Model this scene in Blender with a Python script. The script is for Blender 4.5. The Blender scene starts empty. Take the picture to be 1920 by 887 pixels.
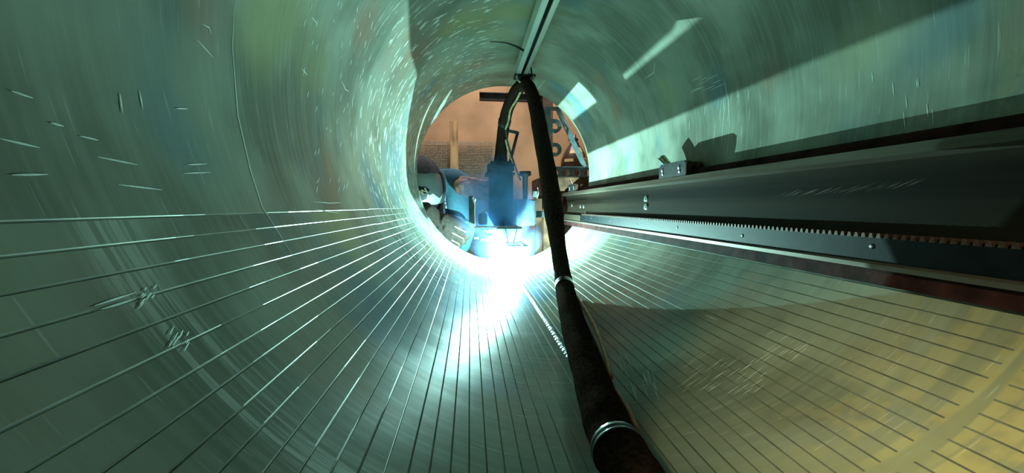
import bpy, bmesh, math, random
from mathutils import Vector, Matrix
from mathutils.geometry import tessellate_polygon
from mathutils.bvhtree import BVHTree

random.seed(7)
SC = bpy.context.scene
COL = SC.collection
PI = math.pi

# ------------------------------------------------------------------ camera
CAM = Vector((-.137, 0, -.123))
cd = bpy.data.cameras.new('camera')
cd.sensor_width = 36; cd.lens = 720 / 1920 * 36; cd.clip_start = .01; cd.clip_end = 60
cam = bpy.data.objects.new('camera', cd); COL.objects.link(cam)
cam.location = CAM
cam.rotation_euler = (PI / 2 - .0785, 0, -.1075)
SC.camera = cam

# ------------------------------------------------------------------ light
w = bpy.data.worlds.new('workshop_air'); SC.world = w; w.use_nodes = True
WB = w.node_tree.nodes['Background']
WB.inputs['Color'].default_value = (1.0, .98, .70, 1); WB.inputs['Strength'].default_value = .10

ARC = Vector((.0045, 1.365, -.300))
al = bpy.data.lights.new('arc_light', 'POINT'); al.energy = 88; al.color = (.50, 1.0, .91); al.shadow_soft_size = .0006
ao = bpy.data.objects.new('arc_light', al); COL.objects.link(ao); ao.location = ARC

ll = bpy.data.lights.new('workshop_lamp', 'SPOT'); ll.energy = 480; ll.color = (1, .90, .52); ll.shadow_soft_size = .12
ll.spot_size = math.radians(9.5); ll.spot_blend = 1
lo = bpy.data.objects.new('workshop_lamp', ll); COL.objects.link(lo)
lo.location = (-.95, -1.55, .80)
lo.rotation_euler = (Vector((.165, .165, -.297)) - lo.location).to_track_quat('-Z', 'Y').to_euler()

hl = bpy.data.lights.new('ceiling_lamp', 'AREA'); hl.energy = 95; hl.color = (.95, .92, .9); hl.size = 1.2
ho = bpy.data.objects.new('ceiling_lamp', hl); COL.objects.link(ho)
ho.location = (.1, 2.9, 2.3); ho.rotation_euler = (math.radians(25), 0, 0)

SC.view_settings.view_transform = 'Standard'; SC.view_settings.look = 'None'
SC.view_settings.gamma = 1; SC.view_settings.exposure = 0; SC.view_settings.use_curve_mapping = False
cy = SC.cycles
cy.max_bounces = 4; cy.diffuse_bounces = 2; cy.glossy_bounces = 3; cy.volume_bounces = 1
cy.use_adaptive_sampling = True; cy.adaptive_threshold = .06; cy.adaptive_min_samples = 16
cy.sample_clamp_indirect = 4; cy.blur_glossy = .6; cy.volume_step_rate = 1.5; cy.volume_max_steps = 256

# ------------------------------------------------------------------ materials
MATS = {}
def node(nt, typ, **kw):
    n = nt.nodes.new(typ)
    for k, v in kw.items(): setattr(n, k, v)
    return n
def mat(name, col, rough=.6, metal=0., var=.12, scale=30., bump=.0, col2=None, stretch=(1, 1, 1), spec=.5, sheen=0):
    m = bpy.data.materials.new(name); m.use_nodes = True; nt = m.node_tree; L = nt.links
    b = nt.nodes['Principled BSDF']
    b.inputs['Roughness'].default_value = rough; b.inputs['Metallic'].default_value = metal
    b.inputs['Specular IOR Level'].default_value = spec
    tc = node(nt, 'ShaderNodeTexCoord'); mp = node(nt, 'ShaderNodeMapping'); mp.inputs['Scale'].default_value = stretch
    L.new(tc.outputs['Object'], mp.inputs['Vector'])
    nz = node(nt, 'ShaderNodeTexNoise'); nz.inputs['Scale'].default_value = scale; nz.inputs['Detail'].default_value = 5
    L.new(mp.outputs['Vector'], nz.inputs['Vector'])
    rp = node(nt, 'ShaderNodeValToRGB')
    c2 = col2 or tuple(max(0, c * (1 - 2.2 * var)) for c in col); c1 = tuple(min(1, c * (1 + var)) for c in col)
    rp.color_ramp.elements[0].position = .32; rp.color_ramp.elements[1].position = .68
    rp.color_ramp.elements[0].color = (*c2, 1); rp.color_ramp.elements[1].color = (*c1, 1)
    L.new(nz.outputs['Fac'], rp.inputs['Fac']); L.new(rp.outputs['Color'], b.inputs['Base Color'])
    if bump:
        bp = node(nt, 'ShaderNodeBump'); bp.inputs['Strength'].default_value = bump; bp.inputs['Distance'].default_value = .004
        L.new(nz.outputs['Fac'], bp.inputs['Height']); L.new(bp.outputs['Normal'], b.inputs['Normal'])
    MATS[name] = m
    return m
def glow(name, col, st):
    m = bpy.data.materials.new(name); m.use_nodes = True; nt = m.node_tree
    b = nt.nodes['Principled BSDF']; b.inputs['Emission Color'].default_value = (*col, 1); b.inputs['Emission Strength'].default_value = st
    nz = node(nt, 'ShaderNodeTexNoise'); nz.inputs['Scale'].default_value = 60; nt.links.new(nz.outputs['Fac'], b.inputs['Roughness'])
    MATS[name] = m; return m

def pipe_material():
    m = bpy.data.materials.new('brushed_pipe_steel'); m.use_nodes = True; nt = m.node_tree; L = nt.links
    b = nt.nodes['Principled BSDF']; b.inputs['Specular IOR Level'].default_value = .15
    uv = node(nt, 'ShaderNodeUVMap'); uv.uv_map = 'around'
    def noise(su, sv, detail=4, rough=.55, dist=0):
        mp = node(nt, 'ShaderNodeMapping'); mp.inputs['Scale'].default_value = (su, sv, 1)
        L.new(uv.outputs['UV'], mp.inputs['Vector'])
        n = node(nt, 'ShaderNodeTexNoise'); n.inputs['Scale'].default_value = 1; n.inputs['Detail'].default_value = detail
        n.inputs['Roughness'].default_value = rough; n.inputs['Distortion'].default_value = dist
        L.new(mp.outputs['Vector'], n.inputs['Vector']); return n.outputs['Fac']
    def ramp(x, p0, p1, v0=0., v1=1.):
        r = node(nt, 'ShaderNodeMapRange'); r.interpolation_type = 'SMOOTHSTEP'
        r.inputs['From Min'].default_value = p0; r.inputs['From Max'].default_value = p1
        r.inputs['To Min'].default_value = v0; r.inputs['To Max'].default_value = v1
        L.new(x, r.inputs['Value']); return r.outputs['Result']
    def mth(op, a, c):
        n = node(nt, 'ShaderNodeMath', operation=op)
        for i, x in enumerate((a, c)):
            if isinstance(x, (int, float)): n.inputs[i].default_value = x
            else: L.new(x, n.inputs[i])
        return n.outputs[0]
    def mix(f, a, c):
        n = node(nt, 'ShaderNodeMix', data_type='RGBA')
        L.new(f, n.inputs['Factor'])
        for i, x in ((6, a), (7, c)):
            if isinstance(x, tuple): n.inputs[i].default_value = (*x, 1)
            else: L.new(x, n.inputs[i])
        return n.outputs[2]
    sep = node(nt, 'ShaderNodeSeparateXYZ'); L.new(uv.outputs['UV'], sep.inputs[0]); U, V = sep.outputs[0], sep.outputs[1]
    blot = noise(5, 7, 3)
    streak = noise(5, 190, 3)
    fine = noise(26, 900, 1)
    c = mix(ramp(blot, .38, .62), (.13, .15, .115), (.25, .285, .23))
    c = mix(ramp(streak, .35, .75, 0, .22), c, (.34, .40, .36))
    # brown patches, then bluish and yellow-green ones painting in reflected light
    c = mix(ramp(noise(4, 5, 2), .56, .72, 0, .65), c, (.27, .17, .125))
    c = mix(ramp(noise(3.1, 4.1, 2), .54, .68, 0, .65), c, (.085, .18, .23))
    c = mix(ramp(noise(2.3, 3.3, 2), .55, .70, 0, .6), c, (.30, .31, .15))
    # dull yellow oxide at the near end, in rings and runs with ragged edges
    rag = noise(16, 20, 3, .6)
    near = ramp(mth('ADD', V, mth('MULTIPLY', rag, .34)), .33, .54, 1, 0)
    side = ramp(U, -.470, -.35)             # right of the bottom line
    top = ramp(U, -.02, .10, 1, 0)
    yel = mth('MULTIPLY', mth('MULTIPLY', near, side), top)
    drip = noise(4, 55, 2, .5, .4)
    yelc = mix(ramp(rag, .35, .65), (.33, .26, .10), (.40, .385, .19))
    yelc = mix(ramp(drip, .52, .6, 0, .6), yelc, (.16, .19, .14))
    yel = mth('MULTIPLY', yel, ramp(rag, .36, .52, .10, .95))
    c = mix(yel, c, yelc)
    # ground-off ring and polishing dashes
    ringv = mth('ADD', V, mth('MULTIPLY', rag, .022))
    ring = mth('MULTIPLY', ramp(ringv, .194, .214), ramp(ringv, .220, .246, 1, 0))
    ring = mth('MULTIPLY', ring, mth('MULTIPLY', ramp(noise(9, 260, 2), .42, .56), ramp(U, -.45, -.6)))
    dash = mth('MULTIPLY', ramp(noise(26, 110, 2, .5), .60, .66), mth('MULTIPLY', ramp(V, .62, .85), ramp(mth('MULTIPLY', U, U), .30, .42)))
    bright = mth('MAXIMUM', mth('MULTIPLY', ring, .27), mth('MULTIPLY', dash, .75))
    scuff = mth('MULTIPLY', ramp(noise(22, 420, 1, .5), .66, .74), .14)
    bright = mth('MAXIMUM', bright, scuff)
    c = mix(bright, c, (.75, .82, .80))
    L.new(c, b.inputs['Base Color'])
    r = mth('ADD', ramp(streak, .25, .8, .185, .205), mth('MULTIPLY', fine, .025))
    r = mth('ADD', r, mth('MULTIPLY', yel, .22)); r = mth('ADD', r, mth('MULTIPLY', bright, .15))
    r = mth('ADD', r, ramp(blot, .3, .7, .05, -.03))
    L.new(r, b.inputs['Roughness'])
    met = mth('SUBTRACT', .08, mth('MULTIPLY', yel, .06)); L.new(met, b.inputs['Metallic'])
    return m

mat('groove_steel', (.20, .22, .18), .36, .4, .15, 40)
mat('bead_steel', (.22, .26, .26), .50, .5, .15, 300, .3)
mat('scratch_steel', (.70, .80, .76), .45, .2, .1, 200)
mat('outer_steel', (.16, .11, .09), .7, .3, .3, 25, .3)
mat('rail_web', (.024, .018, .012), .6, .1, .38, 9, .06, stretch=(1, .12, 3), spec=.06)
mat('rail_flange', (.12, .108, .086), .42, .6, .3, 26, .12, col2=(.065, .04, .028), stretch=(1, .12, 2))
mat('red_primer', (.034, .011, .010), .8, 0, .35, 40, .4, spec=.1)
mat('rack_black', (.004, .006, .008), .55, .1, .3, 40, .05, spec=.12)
mat('rack_tooth', (.11, .055, .036), .6, .3, .3, 200)
mat('clamp_dark', (.030, .033, .034), .5, .3, .3, 90, .1, spec=.25)
mat('clamp_rust', (.12, .05, .025), .7, .3, .35, 120, .3)
mat('pin_brass', (.44, .40, .26), .4, .8, .25, 150, .1)
mat('track_alu', (.62, .70, .62), .42, .6, .18, 30, .05, stretch=(1, .1, 1))
mat('track_slot', (.02, .025, .03), .6, .2)
mat('sleeve_fabric', (.032, .020, .016), 1, 0, .25, 220, .0, stretch=(1, 1, 1), spec=0)
mat('tape_black', (.012, .015, .018), .3, 0, .2, 60, .05, spec=.5)
mat('cable_orange', (.42, .17, .05), .5, 0, .2, 60)
mat('cable_yellow', (.50, .48, .26), .5, 0, .2, 60)
mat('plastic_black', (.02, .022, .026), .5, 0, .3, 50)
mat('machine_grey', (.036, .042, .056), .5, .2, .25, 40, .1)
mat('machine_dark', (.030, .034, .045), .5, .3, .25, 40, .1)
mat('bare_steel', (.48, .50, .50), .35, .85, .2, 60, .1)
mat('copper', (.55, .28, .16), .35, .9, .2, 80)
mat('wall_brown', (.42, .25, .13), .9, 0, .16, 2.2, .1)
mat('floor_concrete', (.24, .19, .15), .85, 0, .2, 3, .1)
mat('timber', (.60, .36, .17), .8, 0, .22, 12, .2, stretch=(4, 4, .5))
mat('mesh_wire', (.42, .36, .27), .55, .4, .2, 60)
mat('mesh_panel_rust', (.30, .13, .05), .9, 0, .25, 9, .2)
mat('crane_steel', (.095, .085, .085), .6, .3, .25, 14, .1)
mat('column_paint', (.26, .17, .12), .7, 0, .2, 8, .1)
mat('bracket_paint', (.24, .37, .40), .45, .4, .2, 25, .08)
mat('beam_rust', (.22, .105, .06), .75, .2, .3, 18, .2)
mat('bottle_brown', (.085, .042, .026), .35, .1, .25, 8, .05)
mat('label_cream', (.78, .56, .26), .6, 0, .12, 200)
mat('brass_valve', (.10, .10, .10), .4, .5, .2, 60)
mat('denim', (.09, .22, .31), .95, 0, .12, 160, .25, spec=.1)
mat('denim_seam', (.26, .44, .52), .85, 0, .2, 90, .2)
mat('helmet_shell', (.24, .28, .265), .35, 0, .08, 20)
mat('helmet_hood', (.035, .032, .045), .85, 0, .3, 60, .3)
mat('lens_dark', (.010, .012, .012), .15, 0, .2, 20)
mat('mark_cream', (.85, .74, .48), .6, 0, .08, 60)
mat('glove_hide', (.034, .027, .023), .95, 0, .14, 120, .2, spec=.1)
mat('glove_piping', (.82, .80, .70), .6, 0, .1, 60)
mat('leather_brown', (.46, .22, .12), .8, 0, .35, 45, .5)
glow('molten_pool', (.75, 1, .97), 260)
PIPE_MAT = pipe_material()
M = MATS

# ------------------------------------------------------------------ mesh helpers
class MB:
    def __init__(s): s.v = []; s.f = []; s.mi = []; s.sm = []
    def add(s, vs, fs, smooth=False, mi=0):
        o = len(s.v); s.v += [tuple(p) for p in vs]; s.f += [tuple(i + o for i in f) for f in fs]
        s.sm += [smooth] * len(fs); s.mi += [mi] * len(fs); return s
    def box(s, c, d, rot=None, bev=0.):
        c = Vector(c); hx, hy, hz = (x / 2 for x in d); R = rot or Matrix.Identity(3)
        if not bev:
            vs = [c + R @ Vector((x, y, z)) for x in (-hx, hx) for y in (-hy, hy) for z in (-hz, hz)]
            return s.add(vs, [(0, 1, 3, 2), (4, 6, 7, 5), (0, 4, 5, 1), (2, 3, 7, 6), (0, 2, 6, 4), (1, 5, 7, 3)])
        bm = bmesh.new(); bmesh.ops.create_cube(bm, size=1)
        for v in bm.verts: v.co = Vector((v.co.x * d[0], v.co.y * d[1], v.co.z * d[2]))
        bmesh.ops.bevel(bm, geom=bm.edges[:], offset=bev, segments=2, affect='EDGES')
        bm.verts.index_update()
        s.add([c + R @ v.co for v in bm.verts], [[v.index for v in f.verts] for f in bm.faces]); bm.free(); return s
    def tube(s, pts, r, n=10, cap=True, squash=None):
        pts = [Vector(p) for p in pts]; k = len(pts)
        rs = r if isinstance(r, (list, tuple)) else [r] * k
        vs = []; T0 = None; N = None
        for i, p in enumerate(pts):
            T = (pts[min(i + 1, k - 1)] - pts[max(i - 1, 0)]).normalized()
            if N is None:
                N = T.orthogonal().normalized()
            else:
                N = (N - T * N.dot(T)).normalized()
            B = T.cross(N)
            for j in range(n):
                a = 2 * PI * j / n
                q = (squash(i, a) if squash else 1.)
                vs.append(p + (N * math.cos(a) + B * math.sin(a)) * rs[i] * q)
        fs = [(i * n + j, i * n + (j + 1) % n, (i + 1) * n + (j + 1) % n, (i + 1) * n + j) for i in range(k - 1) for j in range(n)]
        s.add(vs, fs, True)
        if cap:
            s.add([vs[j] for j in range(n)][::-1], [tuple(range(n))]); s.add(vs[-n:], [tuple(range(n))])
        return s
    def capsule(s, a, b, ra, rb, n=14):
        a, b = Vector(a), Vector(b); T = (b - a).normalized(); pts = []; rs = []
        for t in (-90, -60, -35, -12): pts.append(a + T * ra * math.sin(math.radians(t))); rs.append(max(1e-4, ra * math.cos(math.radians(t))))
        for t in (12, 35, 60, 90): pts.append(b + T * rb * math.sin(math.radians(t))); rs.append(max(1e-4, rb * math.cos(math.radians(t))))
        return s.tube(pts, rs, n)
    def lathe(s, prof, c=(0, 0, 0), axis='Z', n=32, smooth=True):
        c = Vector(c); vs = []
        for r_, h in prof:
            for j in range(n):
                a = 2 * PI * j / n; x, y = r_ * math.cos(a), r_ * math.sin(a)
                vs.append(c + (Vector((x, y, h)) if axis == 'Z' else Vector((x, h, y)) if axis == 'Y' else Vector((h, x, y))))
        k = len(prof)
        return s.add(vs, [(i * n + j, i * n + (j + 1) % n, (i + 1) * n + (j + 1) % n, (i + 1) * n + j) for i in range(k - 1) for j in range(n)], smooth)
    def plate(s, loops, z0, z1, tf=lambda x, y, z: (x, y, z)):
        """flat outline (first loop) with holes, given thickness along the third axis"""
        tris = tessellate_polygon([[Vector((x, y, 0)) for x, y in l] for l in loops])
        flat = [p for l in loops for p in l]; n = len(flat)
        s.add([tf(x, y, z0) for x, y in flat] + [tf(x, y, z1) for x, y in flat], [t for t in tris] + [tuple(i + n for i in reversed(t)) for t in tris])
        for l in loops:
            k = len(l)
            s.add([tf(x, y, z0) for x, y in l] + [tf(x, y, z1) for x, y in l], [(i, (i + 1) % k, (i + 1) % k + k, i + k) for i in range(k)])
        return s
    def build(s, name, m, parent=None, fix=True):
        me = bpy.data.meshes.new(name); me.from_pydata(s.v, [], s.f)
        me.polygons.foreach_set('use_smooth', s.sm)
        for x in (m if isinstance(m, list) else [m]): me.materials.append(M[x] if isinstance(x, str) else x)
        if any(s.mi): me.polygons.foreach_set('material_index', s.mi)
        if fix:
            bm = bmesh.new(); bm.from_mesh(me); bmesh.ops.remove_doubles(bm, verts=bm.verts, dist=1e-6)
            bmesh.ops.recalc_face_normals(bm, faces=bm.faces); bm.to_mesh(me); bm.free()
        me.update()
        o = bpy.data.objects.new(name, me); COL.objects.link(o)
        if parent:
            o.parent = parent
            o.matrix_parent_inverse = Matrix.Translation(-parent_loc(parent))
        return o
def parent_loc(p):      # where the parent stands in the world (mesh parts keep their points in world place)
    return p.location.copy() if p.type == 'EMPTY' else Vector((0, 0, 0))
def tag(o, label=None, cat=None, group=None, kind=None):
    if label: o['label'] = label
    if cat: o['category'] = cat
    if group: o['group'] = group
    if kind: o['kind'] = kind
    return o
def empty(name, loc, label, cat, group=None):
    o = bpy.data.objects.new(name, None); COL.objects.link(o); o.location = loc; o.empty_display_size = .02
    return tag(o, label, cat, group)
def copy_tree(o, off, parent=None):
    c = o.copy(); COL.objects.link(c)
    if parent: c.parent = parent; c.matrix_parent_inverse = o.matrix_parent_inverse.copy()
    else: c.location = o.location + Vector(off)
    for ch in [x for x in o.children]: copy_tree(ch, off, c)
    return c
def spline(pts, n=14):
    """Catmull-Rom through control tuples (any width)"""
    out = []; P = [tuple(p) for p in pts]; P = [P[0]] + P + [P[-1]]
    for i in range(1, len(P) - 2):
        for k in range(n):
            t = k / n
            out.append(tuple(.5 * ((2 * b) + (-a + c) * t + (2 * a - 5 * b + 4 * c - d) * t * t + (-a + 3 * b - 3 * c + d) * t ** 3)
                       for a, b, c, d in zip(P[i - 1], P[i], P[i + 1], P[i + 2])))
    out.append(P[-1]); return out
# a point of the place, from a sighting direction and its distance down the pipe
_R = cam.rotation_euler.to_matrix()
def at(px, py, Y):
    d = _R @ Vector(((px - 960) / 720, (443.5 - py) / 720, -1)); return CAM + d * (Y / d.y)
def circle(cx, cy_, r, n=20): return [(cx + r * math.cos(2 * PI * i / n), cy_ + r * math.sin(2 * PI * i / n)) for i in range(n)]

# ------------------------------------------------------------------ the pipe
R = .34; Y0, Y1 = -.30, 1.52; DG = 2.417
rnd = random.Random(3)
grooves = []                                   # angle (deg), list of (y, depth factor)
th = -157.76
while th < -36:
    grooves.append(th); th += DG
ys = sorted(set([Y0, -.2, -.1, .0, .08, .14, .17, .19, .205, .2145, .2195, .2245, .2300, .2345, .245, .26, .28, .30, .33, .36, .40, .44, .48, .53, .58, .64, .70,
                 .701, .77, .84, .841, .92, 1.0, 1.001, 1.1, 1.2, 1.3, 1.4, 1.50, Y1]))
def depth_fn(g):
    a = grooves[g]; r2 = random.Random(g * 13 + 1)
    mul = r2.uniform(.30, .75) if a < -122 else r2.uniform(.8, 1.1); fade = r2.uniform(.20, .34) if a < -125 else 0; fl = r2.uniform(.02, .06)
    def f(y):
        d = mul
        if a > -66:
            if .2190 < y < .2305: d = .0
            elif .2140 < y <= .2190 or .2305 <= y < .2350: d *= .45
        if fade and abs(y - fade) < fl: d *= .30
        if y > 1.505: d *= .6
        return d
    return f
def jog(g, y):
    r2 = random.Random(g * 7 + (0 if y <= .70 else 1 if y <= .84 else 2 if y <= 1.0 else 3)); return r2.uniform(-.085, .085)
cols = []                                      # (angle, groove index or None, slot)
GW = .0016
hw = math.degrees(GW / 2 / R)
for g, a in enumerate(grooves):
    for s_, o in enumerate((-hw, -hw * .35, hw * .35, hw)): cols.append((a + o, g, s_))
    if g < len(grooves) - 1:
        for k in (1, 2): cols.append((a + hw + (DG - 2 * hw) * k / 3, None, 0))
a = grooves[-1] + hw + 1.2
end = 360 + grooves[0] - hw
n_up = 150
for k in range(n_up): cols.append((a + (end - a) * k / n_up, None, 0))
nc = len(cols); fns = [depth_fn(g) for g in range(len(grooves))]
vs = []; uvs = []
for y in ys:
    for (an, g, s_) in cols:
        r_ = R; t_ = an
        if g is not None:
            t_ += jog(g, y)
            if s_ in (1, 2): r_ += .0009 * fns[g](y)
        t = math.radians(t_)
        vs.append((r_ * math.cos(t), y, r_ * math.sin(t)))
        uvs.append((math.radians(an if an < 100 else an) * R, y))
fs = []; mi = []
for i in range(len(ys) - 1):
    for j in range(nc):
        k = (j + 1) % nc
        fs.append((i * nc + j, i * nc + k, (i + 1) * nc + k, (i + 1) * nc + j))
        g_ = cols[j][1]; mi.append(1 if g_ is not None and cols[j][2] < 3 and max(fns[g_](ys[i]), fns[g_](ys[i + 1])) > .1 else 0)
nin = len(vs); no = 96
for (r_, y) in ((.3405, Y1 + .002), (.362, Y1 + .002), (.362, Y0 - .002), (.3405, Y0 - .002)):
    for j in range(no): t = 2 * PI * j / no; vs.append((r_ * math.cos(t), y, r_ * math.sin(t))); uvs.append((t * R, y))
for i in range(3):
    for j in range(no):
        fs.append((nin + i * no + j, nin + i * no + (j + 1) % no, nin + (i + 1) * no + (j + 1) % no, nin + (i + 1) * no + j)); mi.append(2)
me = bpy.data.meshes.new('pipe_shell'); me.from_pydata(vs, [], fs)
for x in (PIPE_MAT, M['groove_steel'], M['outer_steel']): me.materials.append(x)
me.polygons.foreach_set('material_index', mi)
me.polygons.foreach_set('use_smooth', [x == 0 or x == 2 for x in mi])
uvl = me.uv_layers.new(name='around')
wrap = 2 * PI * R
lu = []
for p in me.polygons:
    us = [uvs[v] for v in p.vertices]
    mx = max(u[0] for u in us)
    for u in us:
        uu = u[0]
        if mx - uu > PI * R: uu += wrap
        lu += [uu, u[1]]
uvl.data.foreach_set('uv', lu)
sh = me.attributes.new('sharp_edge', 'BOOLEAN', 'EDGE')
vals = [False] * len(me.edges)
for e in me.edges:
    a_, b_ = e.vertices
    if a_ < nin and b_ < nin:
        ja, jb = a_ % nc, b_ % nc
        if ja == jb and cols[ja][1] is not None: vals[e.index] = True
sh.data.foreach_set('value', vals)
me.update()
pipe = bpy.data.objects.new('pipe_shell', me); COL.objects.link(pipe)
tag(pipe, 'grooved steel pipe interior surrounding the view', kind='structure')

def wall(ang, y, r_=R): t = math.radians(ang); return Vector((r_ * math.cos(t), y, r_ * math.sin(t)))
# weld bead along the bottom, rippled
mb = MB(); vs = []; k = 0; y = .44
bw = 9; yy = []
while y < 1.362: yy.append(y); y += .0015
for i, y in enumerate(yy):
    rip = 1 + .22 * abs(math.sin(i * PI / 4)) + .05 * math.sin(i * .37)
    wv = .0062 * (1 + .05 * math.sin(i * PI / 4))
    for j in range(bw):
        q = -1 + 2 * j / (bw - 1)
        h = (.0024 * rip) * (1 - q * q) - .0004
        vs.append((.0045 + q * wv + .0004 * math.sin(i * .05), y, -math.sqrt(R * R - .0045 ** 2) + h))
mb.add(vs, [(i * bw + j, i * bw + j + 1, (i + 1) * bw + j + 1, (i + 1) * bw + j) for i in range(len(yy) - 1) for j in range(bw - 1)], True)
mb.build('weld_bead', 'bead_steel', pipe)

# scratches: shallow bright burrs on the wall (angle, y) -> (angle, y)
def wall_at(px, py):
    d = _R @ Vector(((px - 960) / 720, (443.5 - py) / 720, -1))
    A = d.x ** 2 + d.z ** 2; B = 2 * (CAM.x * d.x + CAM.z * d.z); Cc = CAM.x ** 2 + CAM.z ** 2 - (R - .0003) ** 2
    t = (-B + math.sqrt(B * B - 4 * A * Cc)) / (2 * A); return CAM + d * t
mb = MB()
def scratch(pts, wd=.0007):
    P = []
    for (a0, b0), (a1, b1) in zip(pts, pts[1:]):
        for q in range(6): P.append(wall_at(a0 + (a1 - a0) * q / 6, b0 + (b1 - b0) * q / 6))
    P.append(wall_at(*pts[-1])); n = len(P); vs = []
    for i, p in enumerate(P):
        T = (P[min(i + 1, n - 1)] - P[max(0, i - 1)]).normalized(); Nn = Vector((-p.x, 0, -p.z)).normalized(); S = T.cross(Nn)
        w_ = wd * (.15 + .85 * math.sin(PI * (i + .3) / (n - .4))) / 2
        vs += [p - S * w_, p + Nn * .00005, p + S * w_]
    mb.add(vs, [(i * 3 + j, i * 3 + j + 1, i * 3 + 4 + j, i * 3 + 3 + j) for i in range(n - 1) for j in (0, 1)], True)
for s_ in ([(183, 294), (258, 309)], [(222, 346), (304, 356)], [(150, 255), (185, 263)], [(22, 328), (90, 327)], [(345, 325), (396, 323)],
           [(350, 309), (388, 307)], [(20, 170), (62, 184)], [(95, 230), (120, 237)], [(0, 260), (75, 277)], [(370, 75), (400, 108)],
           [(225, 175), (230, 214)], [(262, 170), (268, 205)], [(330, 203), (353, 204)], [(585, 32), (596, 46)], [(566, 129), (577, 141)],
           [(588, 378), (618, 381), (640, 380)], [(592, 393), (636, 400)], [(440, 0), (436, 90), (446, 216), (470, 320), (492, 388), (523, 437), (570, 514)],
           [(1357, 146), (1366, 190), (1368, 235), (1363, 290)], [(1362, 170), (1355, 240), (1352, 270)], [(1228, 115), (1226, 136), (1208, 148)],
           [(178, 573), (255, 548)], [(190, 580), (256, 560)], [(1000, 178), (1022, 150)], [(810, 97), (830, 84), (868, 71)],
           [(640, 150), (648, 168), (655, 172)], [(380, 45), (392, 52), (396, 66)], [(1320, 590), (1345, 600)]):
    scratch(s_, .0010)
rs = random.Random(11)
def hatch(cx, cy_, n, spx, spy, dx, dy, wd=.0006):
    for _ in range(n):
        x, y = cx + rs.uniform(-spx, spx), cy_ + rs.uniform(-spy, spy); k = rs.uniform(.5, 1.2)
        scratch([(x, y), (x + dx * k, y + dy * k)], wd)
hatch(285, 548, 9, 16, 18, -10, 12, .0007); hatch(335, 625, 10, 20, 16, -9, 16, .0007)
hatch(1150, 670, 16, 40, 14, 10, 26, .0005); hatch(1200, 705, 16, 30, 14, 12, 32, .0005)
hatch(1310, 690, 18, 45, 35, -30, 20, .0004); hatch(1390, 700, 22, 50, 30, -26, 18, .0005); hatch(1470, 640, 14, 50, 28, -24, 16, .0005)
hatch(1350, 200, 22, 60, 40, -3, 34, .0005); hatch(1310, 165, 10, 30, 20, 26, -12, .0005)
hatch(640, 90, 30, 70, 90, -3, 14, .0012); hatch(650, 260, 30, 60, 90, -3, 12, .0009); hatch(1690, 170, 8, 60, 40, 3, 28, .0006)
o = mb.build('scratch_marks', 'scratch_steel', pipe, fix=False); o['kind'] = 'stuff'

# ------------------------------------------------------------------ workshop beyond the pipe
FZ = -1.05
def struct(name, mb, m): return tag(mb.build(name, m), kind='structure')
struct('floor', MB().box((0, 1.5, FZ - .05), (7, 8, .1)), 'floor_concrete')
struct('wall_back', MB().box((0, 4.75, .7), (7, .1, 3.5)), 'wall_brown')
struct('wall_right', MB().box((3.05, 2.6, .7), (.1, 4.2, 3.5)), 'wall_brown')

# timber post
P0 = at(851, 228, 3.4)
p_ = MB(); p_.box((P0.x, 3.4, (P0.z + FZ) / 2), (.068, .068, P0.z - FZ), bev=.004)
tag(p_.build('timber_post', 'timber'), 'upright pale timber post in front of wire mesh screen', 'post')
# wire mesh screen
T = at(785, 265, 3.6); x0, x1, zt = -1.15, at(926, 265, 3.6).x, T.z
ms = empty('mesh_screen', ((x0 + x1) / 2, 3.6, FZ), 'rusty wire mesh screen behind the timber post', 'screen')
mb = MB(); n = int((x1 - x0) / .0145)
for i in range(n + 1): mb.box((x0 + (x1 - x0) * i / n, 3.6, (zt + FZ) / 2), (.0036, .004, zt - FZ))
o = mb.build('upright_wires', 'mesh_wire', ms); o['kind'] = 'stuff'
mb = MB(); n = int((zt - FZ) / .0145)
for i in range(n + 1): mb.box(((x0 + x1) / 2, 3.596, FZ + (zt - FZ) * i / n), (x1 - x0, .004, .0036))
o = mb.build('cross_wires', 'mesh_wire', ms); o['kind'] = 'stuff'
MB().box(((x0 + x1) / 2, 3.64, (zt + FZ) / 2 - .01), (x1 - x0 - .01, .012, zt - FZ - .02)).build('backing_sheet', 'mesh_panel_rust', ms)
# jib crane: column and arm
jc = empty('jib_crane', (at(1025, 300, 3.0).x, 3.0, FZ), 'dark steel jib crane arm on a brown column beyond the pipe', 'crane')
cx = at(1025, 300, 3.0).x
MB().box((cx, 3.0, .05), (.075, .09, 2.2 - .02)).build('column', 'column_paint', jc)
MB().box((cx, 3.0, FZ + .008), (.2, .2, .016)).build('base_plate', 'column_paint', jc)
a0, a1 = at(899, 181, 3.0), at(1030, 181, 3.0)
mb = MB(); zc = a0.z
mb.box(((a0.x + a1.x) / 2, 3.0, zc + .024), (a1.x - a0.x, .05, .007)); mb.box(((a0.x + a1.x) / 2, 3.0, zc - .024), (a1.x - a0.x, .05, .007)); mb.box(((a0.x + a1.x) / 2, 3.0, zc), (a1.x - a0.x, .012, .046))
mb.build('arm', 'crane_steel', jc)
MB().box((at(952, 167, 2.99).x, 2.985, zc + .06), (.018, .02, .065), bev=.003).build('trolley_tag', 'label_cream', jc)
mb = MB(); q = at(946, 195, 3.0); mb.tube([(q.x, 2.99, zc - .03), (q.x, 2.99, zc - .06), (q.x + .012, 2.99, zc - .075), (q.x + .02, 2.99, zc - .062)], .006, 8); mb.build('hook', 'crane_steel', jc)

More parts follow.
